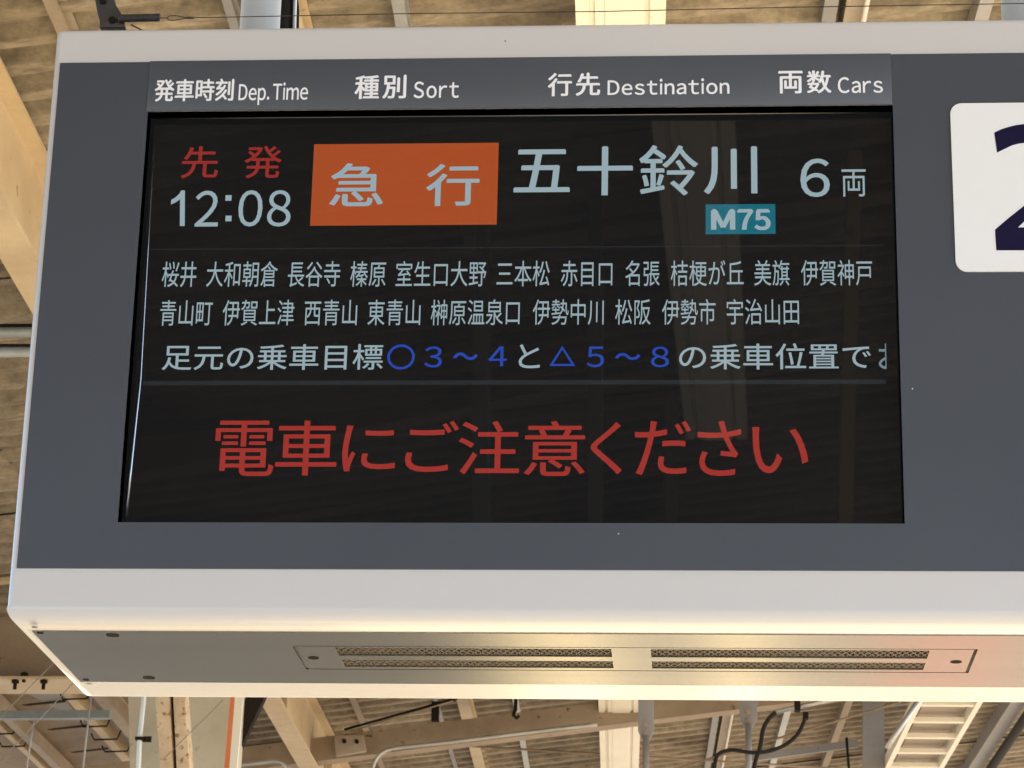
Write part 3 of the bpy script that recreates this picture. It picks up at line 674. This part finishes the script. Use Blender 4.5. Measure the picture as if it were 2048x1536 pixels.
def runner(px, wpx, z, ht, m, label):
    a_, b_ = along(px, z, y0=8.95, y1=25); wd = wpx/1165*(z-CAM.z); q = MB()
    q.extrude([(-wd/2, 0), (wd/2, 0), (wd/2, ht), (-wd/2, ht)], a_, b_, Vector((1, 0, 0)), Vector((0, 0, 1)))
    return q.build('ceiling_runner', m, label=label, category='beam')
runner(144, 20, 4.70, .07, M['cream'], 'cream runner with small wire brackets right of the pale panels')
runner(171, 30, 4.86, .03, M['hole'], 'dark strip filling the gap between the cream and taupe runners')  # shade of the gap between the runners painted as a near-black strip
runner(203, 26, 4.68, .09, M['taupe'], 'wide taupe runner just below the lower left corner of the board')
runner(229, 8, 4.74, .05, M['cream'], 'narrow cream runner right of the wide taupe runner')
runner(-27, 19, 4.68, .08, M['taupe'], 'taupe runner at the lower left corner of the picture')
runner(-60, 14, 4.70, .07, M['cream'], 'cream runner in the extreme lower left corner')
for n_, (x, y) in enumerate(((133, 1373), (152, 1397), (192, 1452), (213, 1478), (234, 1502), (5, 1467), (28, 1492))):
    c = atz(x, y, 4.69); q = MB(); q.tube([c+Vector((-.09, 0, .03)), c+Vector((-.07, 0, -.005)), c+Vector((.06, 0, .0)), c+Vector((.09, 0, .08))], .005, 6)
    q.build('wire_bracket', M['hole'], label=['small dark wire bracket nearest the cream bolted flange', 'small dark wire bracket just above the grey green rail', 'small dark wire bracket just below the grey green rail', 'second wire bracket below the grey green rail', 'lowest wire bracket on the bracketed cream runner', 'upper wire bracket at the lower left picture corner', 'lower wire bracket at the lower left picture corner'][n_], category='bracket', group='wire brackets at the lower left')
# wires hanging at lower left
for (p0, p1, Y, r_) in (((182, 1392), (165, 1545), 6.0, .004), ((68, 1440), (52, 1545), 6.0, .0035)):
    q = MB(); q.tube([at(*p0, Y), at(*p1, Y)], r_, 6); q.build('hanging_rod', M['grey'], label='thin grey rod hanging down '+('just left of the board corner' if p0[0] > 100 else 'near the lower left corner'), category='rod')
for k, (p0, p1) in enumerate((((116, 1316), (-10, 1446)), ((160, 1352), (-5, 1528)), ((60, 762), (-5, 838)))):
    q = MB(); q.tube([at(*p0, 5.0), at(*p1, 5.0)], .0018, 6); q.build('stay_wire', M['stay'], label=['thin pale wire slanting left below the board corner', 'longer thin wire slanting from the board corner to the lower left', 'thin wire slanting across the brown roof left of the board'][k], category='wire')

# ---- column group below the left part of the board
def slab(pts, Y, dp, m, name, parent=None, bev=0, **kw):    # upright plate with the given photo outline at depth Y
    P = [at(x, y, Y) for x, y in pts]; n = len(P)
    q = MB(); q.poly([tuple(p) for p in P]+[(p.x, p.y+dp, p.z) for p in P], [tuple(range(n)), tuple(range(n, 2*n))[::-1]]+[(i, (i+1) % n, n+(i+1) % n, n+i) for i in range(n)])
    return q.build(name, m, parent, bevel=bev, **kw)
col = thing('canopy_column', 'rust spotted cream twin channel column below the left part of the board', 'column', tuple(at(350, 1536, 7.0)))
slab([(305, 1330), (336, 1330), (350, 1620), (327, 1620)], 7.0, .10, M['rusty'], 'channel', col, .003)
slab([(343, 1330), (366, 1330), (384, 1620), (357, 1620)], 7.0, .10, M['rusty'], 'channel', col, .003)
slab([(330, 1330), (348, 1330), (362, 1620), (344, 1620)], 7.06, .03, M['hole'], 'web_plate', col)
settle(col)
slab([(255, 1330), (475, 1330), (455, 1620), (262, 1620)], 7.35, .25, M['concrete_col'], 'broad_post', label='broad dull beige post behind the rust spotted twin channel column', category='post')
tr = thing('edge_signboard', 'narrow signboard seen edge on, orange and white, below the left part of the board', 'signboard', tuple(at(460, 1536, 6.8)))
slab([(466, 1340), (474, 1340), (452, 1620), (441, 1620)], 6.8, .02, M['orange'], 'orange_edge', tr)
slab([(474, 1340), (491, 1340), (466, 1620), (452, 1620)], 6.8, .02, M['white'], 'white_face', tr)
settle(tr)
q = MB(); q.tube([at(292, 1340, 6.85), at(287, 1405, 6.85), at(279, 1478, 6.85), at(274, 1620, 6.85)], .0095, 12)
o = q.build('downpipe', M['pipe'], label='slim blue grey pipe beside the rust spotted column', category='pipe')
q = MB(); c = at(280, 1478, 6.85); q.box((c.x-.016, 6.83, c.z-.006), (c.x+.016, 6.87, c.z+.006)); q.box((c.x+.014, 6.845, c.z-.012), (c.x+.045, 6.853, c.z+.010)); q.disc((c.x+.03, 6.84, c.z), .006, -.008, axis=(0, 1, 0), n=6)
q.build('pipe_clamp', M['hole'], label='small dark clamp holding the slim blue grey pipe', category='clamp')
q = MB(); q.bar(at(530, 1360, 7.6), at(478, 1470, 7.6), .07, .05, upv=(0, 1, 0), anchor='mid'); q.bar(at(478, 1470, 7.6), at(465, 1500, 7.6), .07, .05, upv=(0, 1, 0), anchor='mid')
q.build('knee_brace', M['hole'], label='dark brown diagonal brace right of the orange edged signboard', category='brace')
q = MB(); q.tube([at(446, 1400, 6.6), at(325, 1520, 6.6)], .0015, 5); q.build('stay_wire', M['stay'], label='thin wire slanting across the beige post below the board', category='wire')

# ---- gusset, conduits and tie rods round the rafter
q = MB(); P = [(668, 1470), (726, 1470), (732, 1502), (672, 1512)]
slab(P, 11.2, .03, M['taupe'], 'gusset_plate', None, .003, label='taupe gusset plate with bolts where beam and rafter meet', category='plate')
for x, y in ((689, 1483), (714, 1484)):
    c = at(x, y, 11.2); q = MB(); q.disc(c, .012, -.02, axis=(0, 1, 0), n=6); q.build('bolt', M['hole'], label='dark bolt head on the '+('left' if x < 700 else 'right')+' side of the gusset plate', category='bolt')
cY = 11.15
q = MB(); q.tube(spline([at(1195, 1449, cY), at(1100, 1459, cY), at(900, 1484, cY), at(800, 1495, cY), at(770, 1502, cY), at(752, 1518, cY), at(742, 1545, cY)], 5), .0115, 10)
q.build('conduit', M['galv'], label='bright bent conduit running under the brown rafter', category='conduit')
q = MB(); q.tube(spline([at(455, 1533, 9.2), at(520, 1526, 9.2), at(548, 1523, 9.2), at(568, 1529, 9.2), at(584, 1550, 9.2)], 5), .010, 10)
q.build('conduit', M['galv'], label='short bent conduit at the bottom edge below the cream beam', category='conduit')
def rod(pa, pb, Ya, Yb, r_, m, name, label, cat='rod'):
    q = MB(); q.tube([at(*pa, Ya), at(*pb, Yb)], r_, 8); return q.build(name, m, label=label, category=cat)
rod((690, 1459), (915, 1396), 11.0, 10.4, .007, M['hole'], 'tie_rod', 'dark tie rod rising right from the gusset plate')
rod((700, 1463), (905, 1402), 11.0, 10.4, .004, M['brown'], 'tie_rod', 'thinner brown rod beside the dark tie rod at the gusset plate')
rod((905, 1490), (1720, 1540), 12.5, 12.9, .007, M['brown'], 'tie_rod', 'brown tie rod sloping down to the right behind the white duct')
rod((1800, 1404), (1330, 1544), 11.2, 12.2, .007, M['brown'], 'tie_rod', 'brown tie rod falling to the left behind the black cables')
q = MB(); c = at(1031, 1420, 11.0); q.tube([c+Vector((0, 0, .08)), c, c+Vector((-.012, 0, -.03)), c+Vector((.008, 0, -.045)), c+Vector((.02, 0, -.03))], .010, 8)
q.build('hook', M['hole'], label='small dark hook hanging below the grey purlin', category='hook')
q = MB(); c = at(871, 1442, 11.2); q.box((c.x-.02, 11.15, c.z-.006), (c.x+.02, 11.2, c.z+.10)); q.build('clip', M['hole'], label='dark clip where the thin grey purlin meets the rafter', category='clip')
# grey bracket rail seen beyond the rafter
q = MB(); q.bar(at(1500, 1516, 12.6), at(1716, 1487, 12.6), .03, .045, anchor='mid'); q.build('cross_rail', M['grey'], label='short grey rail left of the grey post, below the right of the board', category='rail')
q = MB(); q.tube([at(1693, 1475, 12.55), at(1698, 1540, 12.55)], .008, 8); q.build('hanging_rod', M['hole'], label='short dark rod hanging from the short grey rail', category='rod')
slab([(1726, 1335), (1768, 1335), (1770, 1620), (1727, 1620)], 11.6, .1, M['grey'], 'grey_post', label='plain grey post left of the cable ladder', category='post')
q = MB(); q.tube([at(1838, 1400, 8.2), at(1790, 1470, 8.2), at(1774, 1496, 8.2)], .012, 8); q.build('ladder_stay', M['galv'], label='galvanised tube along the left side of the cable ladder', category='tube')
# hangers with round plates
for k, (x, top) in enumerate(((1292, 1480), (1497, 1455))):
    h = thing('hanger_rod', ['grey hanger with rounded end plate immediately right of the white duct', 'grey hanger with rounded end plate beside the black cables'][k], 'hanger', tuple(at(x, 1500, 9.6)))
    wd = 17 if k else 15
    pl_ = [(x-wd, 1330), (x+wd, 1330), (x+wd+1, top-18), (x+wd*.6, top-3), (x, top+2), (x-wd*.6, top-3), (x-wd-1, top-18)]
    slab(pl_, 9.6, .012, M['grey'], 'end_plate', h, .002)
    q = MB(); q.tube([at(x, top-8, 9.58), at(x-2, 1640, 9.58)], .0165, 10); q.build('rod', M['grey'], h)
    for yy in (top-30, top-12):
        c = at(x, yy, 9.6); q = MB(); q.disc(c, .013, -.012, axis=(0, 1, 0), n=8); q.build('bolt', M['taupe'], h)
    settle(h)
# black cables
kY = 9.3
q = MB(); q.tube(spline([at(1552, 1425, kY), at(1546, 1429, kY), at(1536, 1440, kY), at(1526, 1460, kY), at(1520, 1495, kY), at(1511, 1522, kY), at(1506, 1560, kY)], 6), .0105, 8)
q.build('looped_cable', M['black_cable'], label='thick black cable dropping straight down from the conduit end', category='cable')
q = MB(); q.tube(spline([at(1611, 1430, kY), at(1607, 1446, kY), at(1594, 1470, kY), at(1570, 1490, kY), at(1535, 1503, kY), at(1500, 1505, kY), at(1465, 1500, kY), at(1440, 1506, kY), at(1431, 1522, kY), at(1427, 1560, kY)], 6), .0095, 8)
q.build('looped_cable', M['black_cable'], label='black cable looping left in a long curve', category='cable')
q = MB(); q.tube([at(1552, 1424, kY), at(1640, 1404, kY), at(1760, 1380, kY)], .012, 10); q.build('conduit', M['galv'], label='pale conduit ending above the black cables', category='conduit')
q = MB(); q.box(tuple(at(1589, 1420, kY-.02)), tuple(at(1600, 1405, kY+.03))); q.box(tuple(at(1606, 1436, kY-.02)), tuple(at(1616, 1428, kY+.03))); q.build('cable_clamp', M['hole'], label='dark clamp where the black cables leave the conduit', category='clamp')

# ================================================================== BEHIND THE VIEWER (seen mirrored in the display)
def mirror_post(x0, x1, ytop, ybot, Y, m, name, label, cat='post', lean=0):
    a_, b_ = back(x0, ybot, Y), back(x1, ybot, Y); c_, d_ = back(x1+lean, ytop, Y), back(x0+lean, ytop, Y)
    q = MB(); P = [a_, b_, c_, d_]; dp = -.12
    q.poly([tuple(p) for p in P]+[(p.x, p.y+dp, p.z) for p in P], [(0, 1, 2, 3), (7, 6, 5, 4), (0, 1, 5, 4), (1, 2, 6, 5), (2, 3, 7, 6), (3, 0, 4, 7)])
    q.build(name, m, label=label, category=cat)
mirror_post(945, 975, 200, 1250, -4.5, M['galv'], 'grey_post', 'grey post mirrored left of centre in the display')
mirror_post(1176, 1203, 300, 1250, -4.7, M['galv'], 'grey_post', 'slim grey post mirrored near the middle of the display')
mirror_post(1672, 1700, 300, 1250, -4.4, M['cream'], 'canopy_column', 'slim cream column mirrored near the right edge of the display', 'column', lean=25)
mirror_post(925, 950, 170, 470, -4.25, M['taupe'], 'knee_brace', 'taupe brace mirrored at the top of the display', 'brace', lean=-22)
mirror_post(1330, 1356, 800, 1250, -4.9, M['taupe'], 'canopy_column', 'taupe column mirrored below the end of the cream duct in the display', 'column')
for k, (pa, pb, Y, ht) in enumerate((((1000, 480), (1790, 380), -4.9, .16), ((1000, 800), (1790, 640), -6.5, .18), ((1000, 960), (1790, 830), -7.7, .18))):
    a_, b_ = back(*pa, Y), back(*pb, Y); d = (b_-a_).normalized()
    q = MB(); q.extrude([(0, 0), (-.12, 0), (-.12, ht), (0, ht)], a_-d*2.6, b_+d*1.2, Vector((0, 1, 0)), Vector((0, 0, 1)))
    q.build('rafter', M['brown'], label='%s brown rafter behind the viewer, mirrored faintly in the display' % ('nearest', 'second', 'farthest')[k], category='beam')
